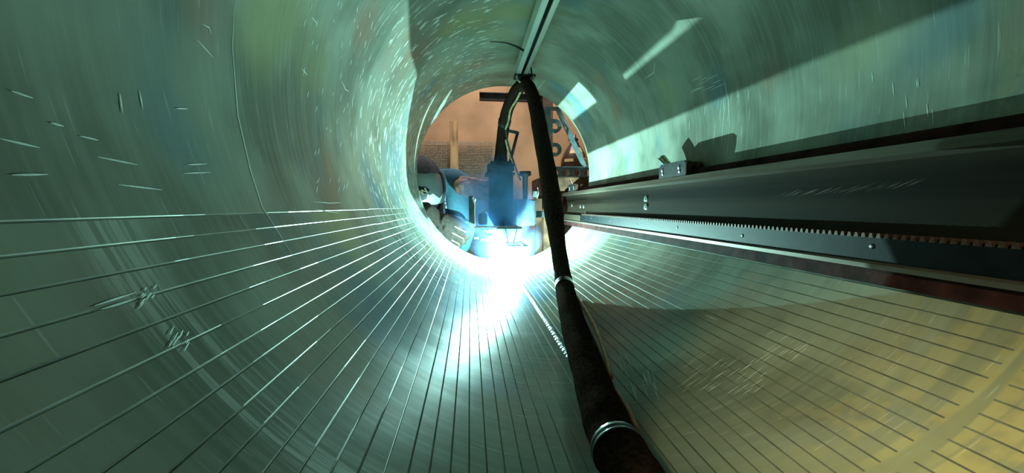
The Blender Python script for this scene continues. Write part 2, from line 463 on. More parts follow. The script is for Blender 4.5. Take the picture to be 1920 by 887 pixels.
# bench beam and the triangular fixture square on it
zb = at(1060, 335, 1.95).z; bx0 = at(1022, 300, 1.95).x
bench = empty('steel_bench', (bx0 + .2, 1.98, FZ), 'rust brown steel bench carrying the holed angle bracket', 'bench')
MB().box((bx0 + .2, 1.98, zb - .045), (.48, .30, .09), bev=.004).build('top_slab', 'beam_rust', bench)
for sx in (-.2, .2):
    for sy in (-.11, .11): MB().box((bx0 + .2 + sx, 1.98 + sy, (FZ + zb - .09) / 2), (.05, .05, zb - .09 - FZ)).build('leg', 'beam_rust', bench)
br = empty('angle_bracket', (bx0 + .1, 1.93, zb), 'blue-grey triangular fixture bracket with round holes beside the rail end', 'bracket')
YB = 1.93
def b2(px, py): v = at(px, py, YB); return (v.x, v.z)
tfb = lambda x, z, y: (x, y, z)
def boss(px, py):   # tab from leg with a hole: rounded to the right
    c = b2(px, py); r0 = .033
    out = [(c[0] + r0 * math.cos(t), c[1] + r0 * math.sin(t)) for t in [math.radians(x) for x in range(-90, 91, 15)]] + [(b2(1029, 260)[0] - .002, c[1] + r0), (b2(1029, 260)[0] - .002, c[1] - r0)]
    return [out, circle(c[0], c[1], .017)]
lx0, lx1 = b2(1019, 260)[0], b2(1031, 260)[0]
MB().plate([[(lx0, zb + .0005), (lx1, zb + .0005), (lx1, b2(1060, 202)[1]), (lx0, b2(1060, 202)[1])]], YB - .012, YB + .012, tfb).build('upright_leg', 'bracket_paint', br)
for py in (237, 281):
    MB().plate(boss(1040, py), YB - .014, YB + .010, tfb).build('holed_tab', 'bracket_paint', br)
zz0, zz1 = zb + .0005, b2(1060, 313)[1]; xr = b2(1109, 324)[0]
MB().plate([[(lx1, zz0), (xr, zz0), (xr, zz1), (lx1, zz1)]] + [circle(*b2(px, 324), .0165) for px in (1041, 1061.5, 1082, 1101)], YB - .013, YB + .012, tfb).build('base_leg', 'bracket_paint', br)
p0, p1 = Vector((b2(1045, 203)[0], YB, b2(1060, 203)[1])), Vector((b2(1096, 311)[0], YB, zz1 + .002))
mb = MB(); dv = (p1 - p0); L_ = dv.length; rot = Matrix.Rotation(math.atan2(dv.x, dv.z), 3, 'Y'); mb.box((p0 + p1) / 2, (.010, .05, L_), rot)
mb.build('sloping_strut', 'bracket_paint', br)
MB().box(((lx1 + p0.x) / 2 + .002, YB, b2(1060, 203)[1] - .004), (p0.x - lx1 + .008, .05, .008)).build('top_bar', 'bracket_paint', br)
# small bright wedge clip on the bench
# gas bottle
gx = at(1074, 300, 3.0).x + .01; zs = at(1074, 285, 3.0).z
gb = empty('gas_cylinder', (gx, 3.0, FZ), 'dark brown gas cylinder with cream labels behind the bracket', 'gas cylinder')
GR = .105
MB().lathe([(0, FZ), (GR * .93, FZ), (GR, FZ + .03), (GR, zs - .10), (GR * .96, zs - .06), (GR * .8, zs - .015), (GR * .55, zs + .03), (GR * .36, zs + .055), (GR * .33, zs + .075), (0, zs + .075)], (gx, 3.0, 0)).build('bottle', 'bottle_brown', gb)
mb = MB().lathe([(0, zs + .07), (.022, zs + .07), (.022, zs + .11), (.014, zs + .115), (.014, zs + .135), (0, zs + .135)], (gx, 3.0, 0), n=16)
mb.tube([(gx - .045, 3.0, zs + .095), (gx + .03, 3.0, zs + .095)], .010, 8); mb.build('valve', 'brass_valve', gb)
def gas_label(a0, a1, z0, z1):
    # follows the shoulder
    prof = [(GR, zs - .10), (GR * .96, zs - .06), (GR * .8, zs - .015), (GR * .55, zs + .03)]
    def rad(z):
        for (r0, h0), (r1, h1) in zip(prof, prof[1:]):
            if h0 <= z <= h1: return r0 + (r1 - r0) * (z - h0) / (h1 - h0)
        return GR
    vs = []; n = 6
    for i in range(n + 1):
        for j in range(n + 1):
            z = z0 + (z1 - z0) * j / n; a = math.radians(a0 + (a1 - a0) * i / n); r_ = rad(z) + .0018; vs.append((gx + r_ * math.cos(a), 3.0 + r_ * math.sin(a), z))
    MB().add(vs, [(i * (n + 1) + j, (i + 1) * (n + 1) + j, (i + 1) * (n + 1) + j + 1, i * (n + 1) + j + 1) for i in range(n) for j in range(n)], True).build('label', 'label_cream', gb)
gas_label(-128, -92, zs - .022, zs + .006); gas_label(-84, -52, zs - .01, zs + .028); gas_label(-84, -58, zs - .045, zs - .014); gas_label(-150, -108, zs - .085, zs - .062); gas_label(-72, -36, zs - .092, zs - .052)

# ------------------------------------------------------------------ guide rail on the right wall
RY0, RY1 = -.42, 1.80
rail = empty('guide_rail', (.28, RY0, -.13), 'long worn steel guide rail with toothed rack along the right wall', 'rail')
def zray(px_slope, X): return CAM.z + px_slope * (X - CAM.x)
XF = .268
def prof_y(pts, y0, y1): return lambda mb: mb.plate([pts], y0, y1, lambda x, z, y: (x, y, z))
XT = XF + .026      # the rail leans back towards the pipe wall at its top
zt1, zt0 = zray(.1464, XT), zray(.1204, XT)
# upper flange: front lip, two steps
mb = MB().plate([[(XT, zt0), (XT + .003, zt1 - .0005), (XT + .006, zt1), (XT + .0085, zt1 - .0022), (XT + .011, zt1), (XT + .034, zt1 + .001), (XT + .034, zt0 - .002), (XT + .014, zt0 - .004)]], RY0, RY1, lambda x, z, y: (x, y, z))
mb.build('upper_flange', 'rail_flange', rail)
zl1, zl0 = zray(-.139, XF), zray(-.156, XF)
def xweb(z): return XF + .016 + (XT - XF) * (z - zl1) / (zt0 - zl1)
def on_web(px, py, d=0.):
    v = at(px, py, 1); X = XF + .02
    for _ in range(6):
        p = CAM + (v - CAM) * ((X - CAM.x) / (v.x - CAM.x)); X = xweb(p.z) - d
    return p
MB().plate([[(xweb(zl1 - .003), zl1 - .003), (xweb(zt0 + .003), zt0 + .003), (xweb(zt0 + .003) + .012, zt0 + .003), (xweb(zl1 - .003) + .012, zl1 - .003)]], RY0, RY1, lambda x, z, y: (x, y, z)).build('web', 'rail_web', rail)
MB().plate([[(XF, zl0), (XF, zl1 - .002), (XF + .003, zl1), (XF + .028, zl1), (XF + .028, zl0 + .002)]], RY0, RY1, lambda x, z, y: (x, y, z)).build('lower_flange', 'rail_flange', rail)
# red backing plate behind: upper lip and foot on the pipe wall
zr1 = zray(.1686, XT + .022)
zf0 = zray(-.196, XF + .003)
MB().plate([[(XF + .0285, zf0 + .020), (XT + .022, zr1), (XT + .036, zr1 + .001), (XF + .034, -.15), (XF + .031, zf0 + .032)]], RY0, RY1, lambda x, z, y: (x, y, z)).build('backing_plate', 'red_primer', rail)
MB().plate([[(XF + .001, zf0 + .0012), (XF + .005, zl0 + .001), (XF + .033, zl0 + .001), (XF + .026, zf0 + .012)]], RY0, RY1, lambda x, z, y: (x, y, z)).build('foot_strip', 'red_primer', rail)
# gear rack
YR0, YR1 = RY0 + .02, 1.40
zk1 = zray(-.078, XF + .008); xr0, xr1 = XF + .006, XF + .0165
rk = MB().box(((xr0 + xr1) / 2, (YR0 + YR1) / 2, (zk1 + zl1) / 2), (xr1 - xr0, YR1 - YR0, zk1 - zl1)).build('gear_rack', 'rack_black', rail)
PT = .0076
tm = MB(); h_ = .0048; tw = xr1 - xr0
tm.add([(-tw / 2, -PT * .32, 0), (tw / 2, -PT * .32, 0), (-tw / 2, PT * .32, 0), (tw / 2, PT * .32, 0), (-tw / 2, -PT * .15, h_), (tw / 2, -PT * .15, h_), (-tw / 2, PT * .15, h_), (tw / 2, PT * .15, h_)],
       [(0, 2, 3, 1), (4, 5, 7, 6), (0, 1, 5, 4), (2, 6, 7, 3), (0, 4, 6, 2), (1, 3, 7, 5)])
t0 = tm.build('tooth', 'rack_tooth')
n = int((YR1 - .05) / PT); first = True
pinv = Matrix.Identity(4)
for i in range(n):
    y = YR1 - .005 - i * PT
    o = t0 if first else t0.copy()
    if not first: COL.objects.link(o)
    first = False
    o.location = ((xr0 + xr1) / 2, y, zk1 - .0002); o.parent = rk; o.matrix_parent_inverse = pinv
# end block of the plain strip beyond the rack
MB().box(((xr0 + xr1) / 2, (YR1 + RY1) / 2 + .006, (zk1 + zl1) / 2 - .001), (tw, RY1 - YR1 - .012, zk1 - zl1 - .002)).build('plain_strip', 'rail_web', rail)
# screws
def screw(y, z, r_=.0075, x=XF + .016):
    mb = MB().lathe([(0, 0), (r_ * .95, 0), (r_, .0006), (r_, .004), (0, .004)], (x - .0012, y, z), 'X', 20)
    s = mb.build('countersunk_screw', 'bare_steel', rail)
    c = MB(); 
    for k in (0, 1): c.box((x - .0014, y, z), (.0012, r_ * (1.1 if k else .28), r_ * (.28 if k else 1.1)), Matrix.Rotation(.5, 3, 'X'))
    c.build('cross_slot', 'plastic_black', s)
for px, py in ((1211, 374), (1211, 389), (1072, 386), (1088, 388), (1094, 388)):
    p = on_web(px, py); screw(p.y, p.z, .009 if px > 1100 else .0075, p.x)
for px, py in ((1108, 409), (1144, 414), (1195, 421), (1270, 427), (1392, 442), (1635, 462)):
    v = at(px, py, 1); k = (xr0 - CAM.x) / (v.x - CAM.x); p = CAM + (v - CAM) * k
    MB().lathe([(0, -.0003), (.0028, -.0003), (.0030, .001)], (xr0, p.y, p.z), 'X', 12).build('rack_screw', 'plastic_black', rk)

# rubbed diagonal marks on the web
mb = MB(); rq = random.Random(4); xw = XF + .0155
for k in range(46):
    px = 1455 + 245 * (k / 45) ** .8 + rq.uniform(-4, 4); py = 372 - (px - 1455) * .085 + rq.uniform(-2, 3)
    onw = lambda px_, py_: on_web(px_, py_, .0004)
    ln = rq.uniform(.5, 1.2); a_, b_ = onw(px, py), onw(px + 34 * ln, py - 15 * ln)
    dz = Vector((0, 0, .00035 * rq.uniform(.4, 1.3)))
    mb.add([a_, (a_ + b_) / 2 - dz, b_, (a_ + b_) / 2 + dz], [(0, 1, 2, 3)])
o = mb.build('rub_marks', 'rail_flange', rail, fix=False); o['kind'] = 'stuff'

# hinge clamps on the rail
CX = XT - .005; ZC = zt1 + .0004
cl = empty('hinge_clamp', (CX + .02, .80, ZC), 'dark forked clamp with tilted brass pin, nearer one on the rail', 'clamp', 'clamps on the guide rail')
def lug(x0, x1, y0, y1, h):
    r_ = .012; pts = [(y0, 0), (y1, 0)] + [(y1 - r_ + r_ * math.cos(t), h - r_ + r_ * math.sin(t)) for t in [math.radians(k) for k in range(0, 91, 15)]] + [(y0 + r_ - r_ * math.sin(t), h - r_ + r_ * math.cos(t)) for t in [math.radians(k) for k in range(0, 91, 15)]]
    return MB().plate([pts], x0, x1, lambda y, z, x: (x, y, ZC + z))
f1 = lug(CX + .0085, CX + .022, .745, .855, .031).build('fork_plate', ['clamp_dark'], cl)
f2 = lug(CX + .034, CX + .044, .745, .83, .029).build('fork_plate', ['clamp_rust'], cl)
MB().box((CX + .0153, .744, ZC + .0145), (.0125, .003, .026), bev=.001).build('rusty_end', 'clamp_rust', cl)
MB().box((CX + .028, .80, ZC + .010), (.014, .06, .018)).build('cross_block', 'clamp_dark', cl)
mb = MB().tube([(CX + .028, .825, ZC + .012), (CX + .022, .868, ZC + .050)], .0078, 16); mb.build('pin', 'pin_brass', cl)
mb = MB().tube([(CX + .020, .832, ZC + .020), (CX + .013, .871, ZC + .048)], .0016, 8); mb.build('pin_spring', 'bare_steel', cl)
for yy_ in (.765, .835):
    for dz in (.010, .018): MB().lathe([(0, -.0012), (.004, -.0012), (.0045, 0), (.0045, .002)], (CX + .0085, yy_ + dz * .3, ZC + dz), 'X', 12).build('rivet', 'bare_steel', f1)
c2 = copy_tree(cl, (0, .83, 0)); c2['label'] = 'smaller looking far clamp on the rail, just right of the hanging hose'

# ------------------------------------------------------------------ overhead cable track
TX, TZ = .028, .292
tk = empty('cable_track', (TX, .2, TZ), 'pale slotted channel track running along the pipe top', 'track')
TY0, TY1 = -.42, 1.30
mb = MB().plate([[(TX - .018, TZ), (TX - .018, TZ + .034), (TX + .018, TZ + .034), (TX + .018, TZ), (TX + .006, TZ), (TX + .006, TZ + .003), (TX + .015, TZ + .003), (TX + .015, TZ + .031), (TX - .015, TZ + .031), (TX - .015, TZ + .003), (TX - .004, TZ + .003), (TX - .004, TZ)]], TY0, TY1, lambda x, z, y: (x, y, z))
mb.build('channel', 'track_alu', tk)
MB().box((TX, (TY0 + TY1) / 2, TZ + .028), (.029, TY1 - TY0 - .004, .003)).build('slot_liner', 'track_slot', tk)
for y in (-.3, .35, 1.0):
    MB().box((TX, y, TZ + .039), (.03, .03, .010)).build('hanger_pad', 'track_alu', tk)
# cable-tie tail on the track
mb = MB(); tl = spline([(*at(982, 95, 1.02),), (*at(965, 86, 1.03),), (*at(945, 80, 1.04),), (*at(919, 78, 1.05),)], 8)
mb.tube(tl, [.0032 * (1 - .75 * i / len(tl)) for i in range(len(tl))], 6)
tag(mb.build('cable_tie_tail', 'plastic_black'), 'thin dark curved cable tie end sticking left of the overhead track', 'cable tie')

# trolley clamp holding the hose
YT = 1.255
tc_ = empty('hose_trolley', tuple(at(983, 146, YT)), 'black saddle clamp holding the hose bend under the track', 'clamp')
q = at(983, 147, YT)
mb = MB().box((q.x, YT, q.z + .004), (.068, .045, .010), bev=.003); mb.build('saddle', 'plastic_black', tc_)
for px0, px1 in ((978, 983), (985, 985), (998, 992)):
    a_, b_ = at(px0, 143, YT), at(px1, 117, YT)
    mb = MB().tube([a_, (a_ + b_) / 2 + Vector((.002, 0, 0)), b_, b_ + Vector((-.004 if px0 > 990 else 0, 0, .045))], .0024, 8); mb.build('hanger_wire', 'plastic_black', tc_)
for dx in (-.026, .026): MB().tube([(q.x + dx, YT - .02, q.z + .003), (q.x + dx, YT - .026, q.z - .012), (q.x + dx * .6, YT - .024, q.z - .020)], .003, 8).build('strap', 'cable_yellow', tc_)

# ------------------------------------------------------------------ hose
hp = [(938, 312, 1.60, .030), (940, 280, 1.57, .024), (944, 240, 1.52, .0235), (952, 205, 1.44, .0225), (964, 178, 1.36, .022), (976, 162, 1.30, .021), (986, 157, 1.25, .020), (995, 170, 1.215, .0205),
      (1003, 195, 1.19, .0215), (1011, 235, 1.16, .0225), (1021, 290, 1.12, .0235), (1031, 345, 1.08, .0255), (1038, 400, 1.03, .0265), (1045, 450, .985, .0215), (1053, 505, .93, .020), (1060, 545, .865, .0205),
      (1069, 585, .775, .0205), (1083, 635, .655, .0205), (1104, 700, .53, .0205), (1130, 775, .43, .0205), (1160, 845, .352, .0205), (1205, 925, .285, .0205), (1275, 1010, .22, .0205), (1400, 1120, .12, .0205)]
ctrl = []
for px, py, Y, r_ in hp:
    p = at(px, py, Y)
    while math.hypot(p.x, p.z) > R - r_ - .0015: Y *= .995; p = at(px, py, Y)
    ctrl.append((*p, r_))
sp = spline(ctrl, 10)
hose = empty('cable_hose', tuple(at(1160, 845, .352)), 'long black sleeved cable hose hanging from the track down to the pipe floor', 'hose')
rr_ = random.Random(5); ph = [rr_.uniform(0, 6.28) for _ in range(8)]
def sq(i, a): return 1 + .035 * math.sin(a * 2 + i * .11 + ph[0]) + .02 * math.sin(a * 3 - i * .33 + ph[1]) + .018 * math.sin(i * .8 + ph[2])
MB().tube([p[:3] for p in sp], [p[3] for p in sp], 22, squash=sq).build('sleeve', 'sleeve_fabric', hose)
def tape(t0, t1, extra=.0012, name='tape_wrap', m='tape_black', wr=3):
    seg = sp[t0:t1 + 1]; fine = spline(seg, 6)
    MB().tube([p[:3] for p in fine], [p[3] * 1.035 + extra * .5 + .0003 * (1 if (i // 3) % 2 else 0) for i, p in enumerate(fine)], 22).build(name, m, hose)
def near_t(py):    # index on the descending branch nearest to a sight line height
    import bpy_extras
    best = None
    for i, p in enumerate(sp):
        if i < 60: continue
        d = Vector(p[:3]) - CAM; d = _R.transposed() @ d; y = 443.5 - 720 * d.y / -d.z
        if best is None or abs(y - py) < best[0]: best = (abs(y - py), i)
    return best[1]
i1 = near_t(537); tape(i1 - 1, i1 + 1)
i2 = near_t(842); tape(i2 - 1, i2 + 1)
tape(22, 24)
# side cables strapped along the sleeve
def side_cable(i0, i1, off, r_, m, name, bulge=.0, lead=None):
    pts = []
    for i in range(i0, i1 + 1):
        p = Vector(sp[i][:3]); t = (i - i0) / (i1 - i0)
        d = Vector(off); pts.append(p + d.normalized() * (sp[i][3] + r_ * .6 + bulge * math.sin(PI * t)))
    MB().tube(pts, r_, 8).build(name, m, hose)
i3, i4 = near_t(565), near_t(725)
side_cable(i3, i4, (1, .15, .25), .0030, 'cable_orange', 'side_cable', .010)
side_cable(i3 + 2, i4 + 4, (1, .3, -.1), .0026, 'plastic_black', 'side_cable', .006)
i5, i6 = near_t(745), near_t(830)
side_cable(i5, i6, (1, .2, .2), .0026, 'cable_orange', 'side_cable', .003)
mb = MB(); mb.tube(spline([tuple(at(978, 168, 1.29)), tuple(at(968, 188, 1.33)), tuple(at(957, 206, 1.40)), tuple(at(953, 228, 1.455)), tuple(at(948, 242, 1.49))], 8), .0036, 8); mb.build('yellow_lead', 'cable_yellow', hose)
mb = MB(); mb.tube(spline([tuple(at(948, 240, 1.49)), tuple(at(950, 258, 1.51)), tuple(at(957, 285, 1.55)), tuple(at(968, 318, 1.60)), tuple(at(976, 338, 1.62))], 8), .0036, 8); mb.build('thin_lead', 'plastic_black', hose)
mb = MB(); mb.tube(spline([tuple(at(948, 262, 1.50)), tuple(at(953, 285, 1.53)), tuple(at(964, 312, 1.58)), tuple(at(973, 335, 1.61))], 8), .0028, 8); mb.build('thin_lead', 'cable_yellow', hose)

# ------------------------------------------------------------------ welding head
def Q(x, y, z):   # edge of a plate at height z whose shadow meets the pipe wall where the fan line (x, y) does
    o = Vector((.0045, 1.365, -.332)); d = Vector((x, y, -.2)) - o
    A = d.x ** 2 + d.z ** 2; B = 2 * (o.x * d.x + o.z * d.z); Cc = o.x ** 2 + o.z ** 2 - R * R
    wpt = o + d * ((-B + math.sqrt(B * B - 4 * A * Cc)) / (2 * A)); e = wpt - ARC; t = (z - ARC.z) / e.z
    return (ARC.x + e.x * t, ARC.y + e.y * t)
wh = empty('welding_head', (0, 1.6, -.2), 'blue-grey motorised welding head above the glowing weld', 'welding machine')
zP = -.2
P1 = [(-.062, 1.281), (-.075, 1.298), (-.097, 1.317), (-.128, 1.333), (-.150, 1.40), (-.135, 1.446), (-.07, 1.455), (-.06, 1.47), (-.06, 1.64), (.049, 1.64), (.049, 1.407), (.049, 1.335), (.049, 1.281)]
def slot(pts, wd):
    a_ = []; b_ = []
    for i, (x, y) in enumerate(pts):
        p, n_ = pts[max(0, i - 1)], pts[min(len(pts) - 1, i + 1)]; tx, ty = n_[0] - p[0], n_[1] - p[1]; l = math.hypot(tx, ty)
        k = wd / 2 * (.35 if i in (0, len(pts) - 1) else 1)
        a_.append((x - ty / l * k, y + tx / l * k)); b_.append((x + ty / l * k, y - tx / l * k))
    return a_ + b_[::-1]
MB().plate([[Q(x, y, zP) for x, y in l_] for l_ in (P1, slot([(-.040, 1.366), (-.052, 1.386), (-.084, 1.424), (-.128, 1.440)], .009), slot([(-.052, 1.346), (-.075, 1.364), (-.105, 1.388), (-.138, 1.402)], .007))], zP, zP + .004).build('base_plate', 'bare_steel', wh)  # outline and slots shaped to cast the wall shadow and its light streaks
fa, fb = Q(-.060, 1.283, zP), Q(.047, 1.283, zP)
MB().box(((fa[0] + fb[0]) / 2, fa[1] + .002, zP + .006), (fb[0] - fa[0] - .002, .004, .004)).build('front_lip', 'bare_steel', wh)
z2 = -.252
P2 = [(-.055, 1.00), (-.053, 1.216), (-.061, 1.249), (-.063, 1.30), (-.05, 1.318), (.05, 1.332), (.072, 1.328), (.071, 1.40), (.107, 1.41), (.108, 1.30), (.110, 1.10), (.113, 1.00), (.073, 1.00), (.073, 1.272), (.066, 1.276), (.0655, 1.215), (.0585, 1.204), (.0585, 1.00)]
MB().plate([[Q(x, y, z2) for x, y in P2]], z2, z2 + .003).build('shadow_fork', 'bare_steel', wh)  # added near the arc to cast the overhead shadow with its bright strip
z3 = -.280
P4 = [(-.055, 1.30), (-.10, 1.318), (-.125, 1.329), (-.165, 1.318), (-.193, 1.352), (-.24, 1.412), (-.235, 1.445), (-.140, 1.437), (-.14, 1.40), (-.07, 1.35)]
MB().plate([[Q(x, y, z3) for x, y in P4]], z3, z3 + .002).build('shadow_plate', 'bare_steel', wh)  # added low plate, shaped to shade the left side near the pipe mouth
for x, y, za in ((-.025, 1.288, z2), (.025, 1.290, z2), (-.125, 1.362, z3)):   # slanted stand-offs tying the added shadow plates to the base plate
    MB().tube([(*Q(x, y, za), za + .001), (*Q(x, y, zP), zP + .001)], .0022, 10).build('spacer_post', 'bare_steel', wh)
# torch: nozzle tilted back above the arc, then neck up into the block
n0 = ARC + Vector((.000, .010, .012))
MB().tube([n0, n0 + Vector((.0, .02, .035)), n0 + Vector((0, .028, .050))], [.006, .0085, .009], 16).build('torch_nozzle', 'copper', wh)
MB().tube(spline([tuple(n0 + Vector((0, .028, .050))), (-.002, 1.42, -.235), (-.006, 1.47, -.205), (-.008, 1.53, -.17)], 6), .009, 12).build('torch_neck', 'machine_dark', wh)
b0, b1 = at(914, 325, 1.60), at(963, 424, 1.60)
bxw = b1.x - b0.x
MB().box(((b0.x + b1.x) / 2, 1.605, (-.196 + b0.z) / 2), (bxw - .012, .10, b0.z + .196), bev=.006).build('drive_body', 'machine_grey', wh)
k0, k1 = at(914, 304, 1.60), at(962, 326, 1.60)
MB().box(((k0.x + k1.x) / 2, 1.605, (k0.z + k1.z) / 2), (k1.x - k0.x, .115, k0.z - k1.z), bev=.010).build('motor_cap', 'machine_dark', wh)
MB().box(((k0.x + k1.x) / 2 - .004, 1.60, k1.z - .004), (k1.x - k0.x + .012, .118, .010), bev=.002).build('cap_flange', 'machine_dark', wh)
f0 = at(958, 390, 1.57)
MB().lathe([(0, -.004), (.010, -.004), (.012, 0), (.012, .01)], (at(938, 372, 1.55).x, 1.552, at(938, 372, 1.55).z), 'Y', 18).build('round_port', 'machine_dark', wh)
# cable bracket on top
c0, c1, c2_ = at(945, 243, 1.53), at(971, 249, 1.56), at(956, 305, 1.60)
mb = MB(); mb.tube([c0, c1], .0065, 6); mb.tube([c1 + Vector((0, 0, .004)), c2_], .0062, 6); mb.build('cable_arm', 'machine_dark', wh)
# carriage on the rail side with hand knob
ca0, ca1 = at(966, 374, 1.62), at(1002, 424, 1.62)
MB().box(((ca0.x + ca1.x) / 2, 1.63, (ca0.z + ca1.z) / 2 + .002), (ca1.x - ca0.x, .10, ca0.z - ca1.z - .004), bev=.005).build('carriage', 'machine_grey', wh)
MB().box(((ca1.x + XF) / 2 - .0005, 1.68, -.158), (XF - ca1.x + .001, .06, .028), bev=.004).build('rail_arm', 'machine_grey', wh)
kn = at(986, 325, 1.60)
MB().lathe([(0, kn.z + .012), (.024, kn.z + .010), (.026, kn.z - .002), (.024, kn.z - .008), (.012, kn.z - .012), (.010, ca0.z - .002), (0, ca0.z - .002)], (kn.x, 1.62, 0), n=20).build('hand_knob', 'machine_dark', wh)
g0 = at(1003, 365, 1.60)
MB().box((g0.x, 1.60, g0.z), (.018, .012, .03), bev=.002).build('guide_shoe', 'bare_steel', wh)
MB().tube([at(1008, 352, 1.60), at(1010, 362, 1.59), at(1007, 372, 1.60)], .003, 8).build('clip', 'bare_steel', wh)
# left bracket: upright plate and thin rod
d0, d1 = at(879, 368, 1.47), at(890, 424, 1.47)
MB().box(((d0.x + d1.x) / 2, 1.465, (d0.z + zP + .004) / 2), (d1.x - d0.x, .05, d0.z - zP - .004), bev=.002).build('side_plate', 'machine_grey', wh)
rd = at(890.5, 371, 1.43)
MB().lathe([(0, zP + .004), (.0022, zP + .004), (.0022, rd.z - .012), (.0030, rd.z - .012), (.0030, rd.z), (0, rd.z)], (rd.x, 1.432, 0), n=12).build('thin_rod', 'bare_steel', wh)
e0 = at(909, 397, 1.5)
MB().box((e0.x, 1.50, e0.z), (.030, .012, .012), Matrix.Rotation(-.75, 3, 'Y'), bev=.002).build('wing_lever', 'bare_steel', wh)
MB().box((e0.x - .008, 1.50, (e0.z + zP) / 2), (.034, .03, e0.z - zP - .012), bev=.004).build('lever_block', 'machine_grey', wh)
for px, py, wd, hh in ((893, 446, 9, 4), (913, 434, 12, 5), (926, 433, 7, 4), (908, 449, 14, 5), (921, 444, 8, 4)):
    v = at(px, py, 1.42); MB().box(v, (wd / 720 * 1.42, .018, hh / 720 * 1.42), bev=.0015).build('clamp_nut', 'bare_steel', wh)
v = at(907, 437, 1.44); MB().box((-.062, 1.445, (zP + -.24) / 2), (.028, .03, .040), bev=.003).build('lower_slide', 'machine_grey', wh)

# molten pool at the end of the bead
pz = -math.sqrt(R * R - .0045 ** 2)
mb = MB(); n = 24
rings = [(1, .0004), (.8, .0022), (.45, .0032), (0.02, .0034)]
vs = [(ARC.x + .009 * k * math.cos(2 * PI * j / n), ARC.y - .002 + .014 * k * math.sin(2 * PI * j / n), pz + h) for k, h in rings for j in range(n)]
mb.add(vs, [(i * n + j, i * n + (j + 1) % n, (i + 1) * n + (j + 1) % n, (i + 1) * n + j) for i in range(len(rings) - 1) for j in range(n)], True)
mb.build('molten_pool', 'molten_pool', pipe)
ap = MB().tube([ARC + Vector((0, 0, -.004)), ARC + Vector((0, -.0005, -.012)), (ARC.x, ARC.y - .001, -.328), (ARC.x, ARC.y - .002, pz + .003)], [.0014, .0026, .0042, .0062], 12)
ap.build('arc_column', 'molten_pool', wh)

# ------------------------------------------------------------------ welder
def remesh(mb, name, m, vox, smooth=4, parent=None):
    o = mb.build(name + '_raw', m, fix=False)
    md = o.modifiers.new('r', 'REMESH'); md.mode = 'VOXEL'; md.voxel_size = vox
    ms_ = o.modifiers.new('s', 'SMOOTH'); ms_.iterations = smooth; ms_.factor = .5
    dg = bpy.context.evaluated_depsgraph_get(); me = bpy.data.meshes.new_from_object(o.evaluated_get(dg)); me.name = name
    bpy.data.objects.remove(o)
    for p in me.polygons: p.use_smooth = True
    o = bpy.data.objects.new(name, me); COL.objects.link(o)
    if not me.materials: me.materials.append(M[m])
    if parent: o.parent = parent; o.matrix_parent_inverse = Matrix.Translation(-parent_loc(parent))
    return o
ps = empty('person', (-.45, 2.4, FZ), 'person in blue denim jacket and welding helmet leaning in at the pipe mouth', 'person')
H = Vector((-.378, 1.735, -.052))
shL, shR = Vector((-.205, 1.92, -.015)), Vector((-.60, 1.93, -.03))
hipL, hipR = Vector((-.36, 2.50, -.22)), Vector((-.56, 2.50, -.22))
elL = Vector((-.19, 1.86, -.30)); elR = Vector((-.56, 1.75, -.19))
wrR = Vector((-.315, 1.655, -.170))
mb = MB()
mb.capsule((-.46, 2.46, -.18), (-.44, 2.2, -.06), .155, .16); mb.capsule((-.44, 2.2, -.06), (-.41, 1.97, -.04), .16, .135)
mb.capsule(shL + Vector((-.02, .02, 0)), shR + Vector((.02, .02, 0)), .082, .085)
mb.capsule((-.41, 1.95, -.03), (-.385, 1.80, -.04), .085, .07)
mb.capsule(shL, elL, .070, .056); mb.capsule(shR, elR, .072, .056); mb.capsule(elR, wrR, .056, .044)
wrL = Vector((-.16, 1.72, -.225)); mb.capsule(elL, wrL, .056, .046)
mb.capsule(H + Vector((0, .03, -.05)), H + Vector((0, .03, .03)), .078, .085)
for hp_, kx in ((hipL, -.33), (hipR, -.60)):
    kn_ = Vector((kx, 2.33, -.62)); an_ = Vector((kx, 2.50, -.98))
    mb.capsule(hp_, kn_, .10, .072); mb.capsule(kn_, an_, .070, .048); mb.capsule(an_ + Vector((0, .02, -.025)), an_ + Vector((0, -.16, -.030)), .040, .036)
body = remesh(mb, 'body', 'denim', .011, 5, ps)
for v in body.data.vertices:
    if v.co.z < FZ + .001: v.co.z = FZ + .001
# folds in the jacket
dgm = bpy.context.evaluated_depsgraph_get()
bvh = BVHTree.FromPolygons([v.co.copy() for v in body.data.vertices], [tuple(p.vertices) for p in body.data.polygons])
def on_body(px, py):
    d = (at(px, py, 1) - CAM).normalized(); h = bvh.ray_cast(CAM + d * 1.2, d); return h[0]
seam = [on_body(px, py) for px, py in ((823, 331), (827, 341), (830, 352), (833, 365), (835, 378), (837, 392), (838, 405))]
seam = [p for p in seam if p]
if len(seam) > 2:
    sm_ = spline([tuple(p) for p in seam], 4)
    sm = MB().tube(sm_, .0065, 8).build('jacket_seam', 'denim_seam', ps)
    for i, p in enumerate(sm_[::2]):
        MB().lathe([(0, -.0035), (.0022, -.0025), (.003, 0), (0, .002)], Vector(p) + Vector((.0, -.0065, 0)), 'Y', 8).build('stitch', 'plastic_black', sm)
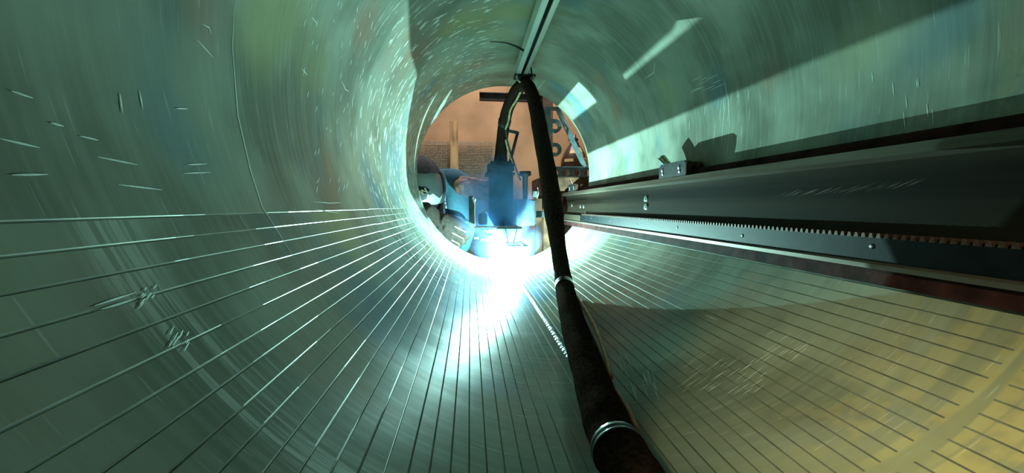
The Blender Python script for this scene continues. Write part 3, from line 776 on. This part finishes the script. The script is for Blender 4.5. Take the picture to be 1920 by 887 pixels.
# helmet: face shell, hood and lens
hm = MB(); nu, nv = 40, 28; HR = (.122, .135, .150)
def hpt(az, el, k=1.):   # az 0 faces the pipe (-Y), + to the right ; flattened face
    x = math.cos(el) * math.sin(az); y = -math.cos(el) * math.cos(az); z = math.sin(el)
    fx = abs(x) ** .85 * (1 if x > 0 else -1); fz = z if z > 0 else z * (1.02 - .12 * abs(x))
    taper = 1 - .22 * max(0, -z) ** 1.6
    return H + Vector((HR[0] * fx * taper * k, HR[1] * y * k * (1 - .05 * abs(z)), HR[2] * fz * k))
vs = [hpt(-2.0 + 4.0 * i / nu, -1.35 + 1.95 * j / nv) for i in range(nu + 1) for j in range(nv + 1)]
hm.add(vs, [(i * (nv + 1) + j, (i + 1) * (nv + 1) + j, (i + 1) * (nv + 1) + j + 1, i * (nv + 1) + j + 1) for i in range(nu) for j in range(nv)], True)
helm = hm.build('welding_helmet', 'helmet_shell', ps); so = helm.modifiers.new('t', 'SOLIDIFY'); so.thickness = .004; so.offset = -1
hm = MB(); vs = [hpt(-2.9 + 5.8 * i / nu, (.46 + .04 * math.sin(i * .5)) + 1.10 * j / nv, 1.03 + .02 * math.sin(i * 1.3) * (1 - j / nv)) for i in range(nu + 1) for j in range(nv + 1)]
hm.add(vs, [(i * (nv + 1) + j, (i + 1) * (nv + 1) + j, (i + 1) * (nv + 1) + j + 1, i * (nv + 1) + j + 1) for i in range(nu) for j in range(nv)], True)
hm.build('hood', 'helmet_hood', ps)
# neck flap behind the shell
hm = MB(); vs = [hpt(1.35 + 1.5 * i / 20, -.95 + 1.5 * j / 14, 1.05) + Vector((.008 * math.sin(i / 20 * PI), .015, 0)) for i in range(21) for j in range(15)]
hm.add(vs, [(i * 15 + j, (i + 1) * 15 + j, (i + 1) * 15 + j + 1, i * 15 + j + 1) for i in range(20) for j in range(14)], True)
o = hm.build('neck_flap', 'helmet_hood', ps); so = o.modifiers.new('t', 'SOLIDIFY'); so.thickness = .006
def patch(a0, a1, e0, e1, k, name, m, par, n=8):
    vs = [hpt(a0 + (a1 - a0) * i / n, e0 + (e1 - e0) * j / n, k) for i in range(n + 1) for j in range(n + 1)]
    o = MB().add(vs, [(i * (n + 1) + j, (i + 1) * (n + 1) + j, (i + 1) * (n + 1) + j + 1, i * (n + 1) + j + 1) for i in range(n) for j in range(n)], True).build(name, m, par)
    so = o.modifiers.new('t', 'SOLIDIFY'); so.thickness = .003; return o
hb = BVHTree.FromPolygons([v.co.copy() for v in helm.data.vertices], [tuple(p.vertices) for p in helm.data.polygons])
def on_helm(px, py):
    d = (at(px, py, 1) - CAM).normalized(); h = hb.ray_cast(CAM + d * 1.2, d); return (h[0] - d * .0025) if h[0] else None
patch(-.75, .16, .02, .20, 1.012, 'lens_window', 'lens_dark', helm)
lab = [on_helm(x, y) for x, y in ((784, 349), (790, 350.5), (797, 350), (804, 354), (805, 358), (798, 363), (788, 361), (781, 358))]
if all(lab): MB().add(lab, [tuple(range(8))]).build('label_plate', 'lens_dark', helm)
mk = [(786.6, 358.6), (793.2, 364.2), (790.6, 356.8), (801.0, 360.3), (796.6, 353.4)]
mk = [on_helm(*p) for p in mk]
if all(mk):
    dcam = (H - CAM).normalized()
    mk = [p - dcam * .002 for p in mk]
    mb = MB()
    for a_, b_ in zip(mk, mk[1:]):
        T_ = (b_ - a_).normalized(); S_ = T_.cross(dcam).normalized() * .0023; e_ = T_ * .0020
        mb.add([a_ - S_ - e_, a_ + S_ - e_, b_ + S_ + e_, b_ - S_ + e_], [(0, 1, 2, 3)])
    mb.build('letter_mark', 'mark_cream', helm, fix=False)
# right glove: fist resting at the rim, fingers stacked and curled
G = at(850, 437, 1.60)
ex = Vector((.88, -.10, -.46)).normalized(); ez = Vector((.46, .0, .88)).normalized(); ey = ez.cross(ex).normalized()   # ex along hand, ez up across knuckles
def gp(a, b, c): return G + ex * a + ey * b + ez * c
mb = MB()
mb.capsule(gp(-.125, .01, .014), gp(-.06, .01, .004), .050, .042)
mb.capsule(gp(-.05, .0, .026), gp(.005, -.004, .034), .036, .030); mb.capsule(gp(-.05, .0, -.014), gp(.0, -.004, -.022), .036, .028)
mb.capsule(gp(-.03, .0, .006), gp(.0, 0, .006), .036, .030)
for k, (zc_, ln, r_) in enumerate(((.042, .046, .0155), (.014, .051, .0160), (-.014, .047, .0155), (-.040, .038, .0140))):
    mb.capsule(gp(.0, -.012, zc_), gp(ln, -.014, zc_ * .96), r_ * 1.08, r_); mb.capsule(gp(ln, -.014, zc_ * .96), gp(ln + .004, .020, zc_ * .95), r_, r_ * .95)
    mb.capsule(gp(ln + .004, .020, zc_ * .95), gp(ln - .028, .036, zc_ * .95), r_ * .95, r_ * .85)
mb.capsule(gp(-.045, .01, .045), gp(-.005, .034, .058), .019, .0165); mb.capsule(gp(-.005, .034, .058), gp(.030, .042, .045), .0165, .0140)
gl = remesh(mb, 'glove', 'glove_hide', .0030, 2, ps)
gv = BVHTree.FromPolygons([v.co.copy() for v in gl.data.vertices], [tuple(p.vertices) for p in gl.data.polygons])
def on_glove(p):
    d = (p - CAM).normalized(); h = gv.ray_cast(CAM + d * 1.2, d); return h[0] - d * .0005 if h[0] else p
for zc_, x0_, x1_ in ((.028, -.008, .045), (.0, -.004, .050), (-.027, .01, .045)):
    pts = [on_glove(gp(x0_ + (x1_ - x0_) * i / 6, -.02, zc_)) for i in range(7)]
    MB().tube(pts, .0015, 6).build('piping', 'glove_piping', gl)
# left glove and leather gauntlet reaching to the machine
a_, b_ = at(866, 350, 1.80), at(912, 364, 1.72)
mb = MB(); d_ = (b_ - a_)
prev = None
for i in range(9):
    p = a_ + d_ * (i / 8); r_ = .040 - .010 * i / 8 + .004 * math.sin(i * 2.3)
    if prev is not None: mb.capsule(prev[0], p, prev[1], r_)
    prev = (p, r_)
mb.capsule(at(868, 338, 1.82), at(910, 345, 1.73), .022, .020)
mb.capsule(b_, b_ + Vector((.05, -.01, -.005)), .034, .026)
gt = remesh(mb, 'gauntlet', 'leather_brown', .0042, 1, ps)
for k in range(4):
    q0 = b_ + Vector((.04, -.02, .026 - .017 * k)); mbk = MB().capsule(q0, q0 + Vector((.030, .004, 0)), .0095, .009)
    mbk.capsule(q0 + Vector((.030, .004, 0)), q0 + Vector((.034, .026, -.004)), .009, .008); mbk.build('finger', 'leather_brown', gt)

# ------------------------------------------------------------------ smoke
def smoke_mat():
    m = bpy.data.materials.new('weld_smoke'); m.use_nodes = True; nt = m.node_tree; L = nt.links
    nt.nodes.remove(nt.nodes['Principled BSDF']); out = nt.nodes['Material Output']
    tc = node(nt, 'ShaderNodeTexCoord')
    n1 = node(nt, 'ShaderNodeTexNoise'); n1.inputs['Scale'].default_value = 9; n1.inputs['Detail'].default_value = 4; n1.inputs['Distortion'].default_value = 1.2
    L.new(tc.outputs['Object'], n1.inputs['Vector'])
    r = node(nt, 'ShaderNodeMapRange'); r.inputs['From Min'].default_value = .36; r.inputs['From Max'].default_value = .72; r.inputs['To Min'].default_value = .06; r.inputs['To Max'].default_value = 1
    L.new(n1.outputs['Fac'], r.inputs['Value'])
    def blob(c, rad, k):
        mp = node(nt, 'ShaderNodeMapping', vector_type='TEXTURE'); mp.inputs['Location'].default_value = c; mp.inputs['Scale'].default_value = rad
        L.new(tc.outputs['Object'], mp.inputs['Vector'])
        g = node(nt, 'ShaderNodeTexGradient', gradient_type='SPHERICAL'); L.new(mp.outputs['Vector'], g.inputs['Vector'])
        p = node(nt, 'ShaderNodeMath', operation='POWER'); L.new(g.outputs['Fac'], p.inputs[0]); p.inputs[1].default_value = 1.4
        q = node(nt, 'ShaderNodeMath', operation='MULTIPLY'); L.new(p.outputs[0], q.inputs[0]); q.inputs[1].default_value = k
        return q.outputs[0]
    def add(a, b, op='ADD'):
        n = node(nt, 'ShaderNodeMath', operation=op); L.new(a, n.inputs[0]); L.new(b, n.inputs[1]); return n.outputs[0]
    plume = add(blob((-.012, 1.52, -.12), (.13, .13, .22), SMK[0]), blob((-.135, 1.55, -.13), (.09, .10, .17), SMK[1]))
    core = blob((0, 1.365, -.285), (.16, .17, .14), SMK[2])
    d = add(add(plume, r.outputs['Result'], 'MULTIPLY'), core)
    v = node(nt, 'ShaderNodeVolumePrincipled'); v.inputs['Color'].default_value = (.20, .50, 1, 1); v.inputs['Anisotropy'].default_value = .0
    v.inputs['Absorption Color'].default_value = (0, 0, 0, 1)
    L.new(d, v.inputs['Density']); L.new(v.outputs[0], out.inputs['Volume'])
    m.cycles.volume_sampling = 'MULTIPLE_IMPORTANCE'
    return m
SMK = (46, 34, 2.6)
mb = MB()
mb.lathe([(.30 * math.sin(PI * i / 16), -math.cos(PI * i / 16)) for i in range(17)], n=24)
vs = []
for v in mb.v:
    a_ = math.atan2(v[1], v[0]); k = 1 + .06 * math.sin(3 * a_ + 4 * v[2]) + .05 * math.sin(5 * a_ - 3 * v[2])
    t = (v[2] + 1) / 2
    r_ = math.hypot(v[0], v[1]) / .30 * k
    cx_ = -.01 - .06 * t; cy2 = 1.39 + .13 * t
    x = cx_ + .19 * r_ * math.cos(a_); y_ = cy2 + .17 * r_ * math.sin(a_); z = -.335 + .45 * t
    rr = math.hypot(x, z)
    lim = R - .003
    if rr > lim: x *= lim / rr; z *= lim / rr
    vs.append((x, y_, z))
mb.v = vs
sk = mb.build('weld_smoke', smoke_mat(), fix=True)
tag(sk, 'drifting blue welding smoke around the arc', 'smoke', kind='stuff')
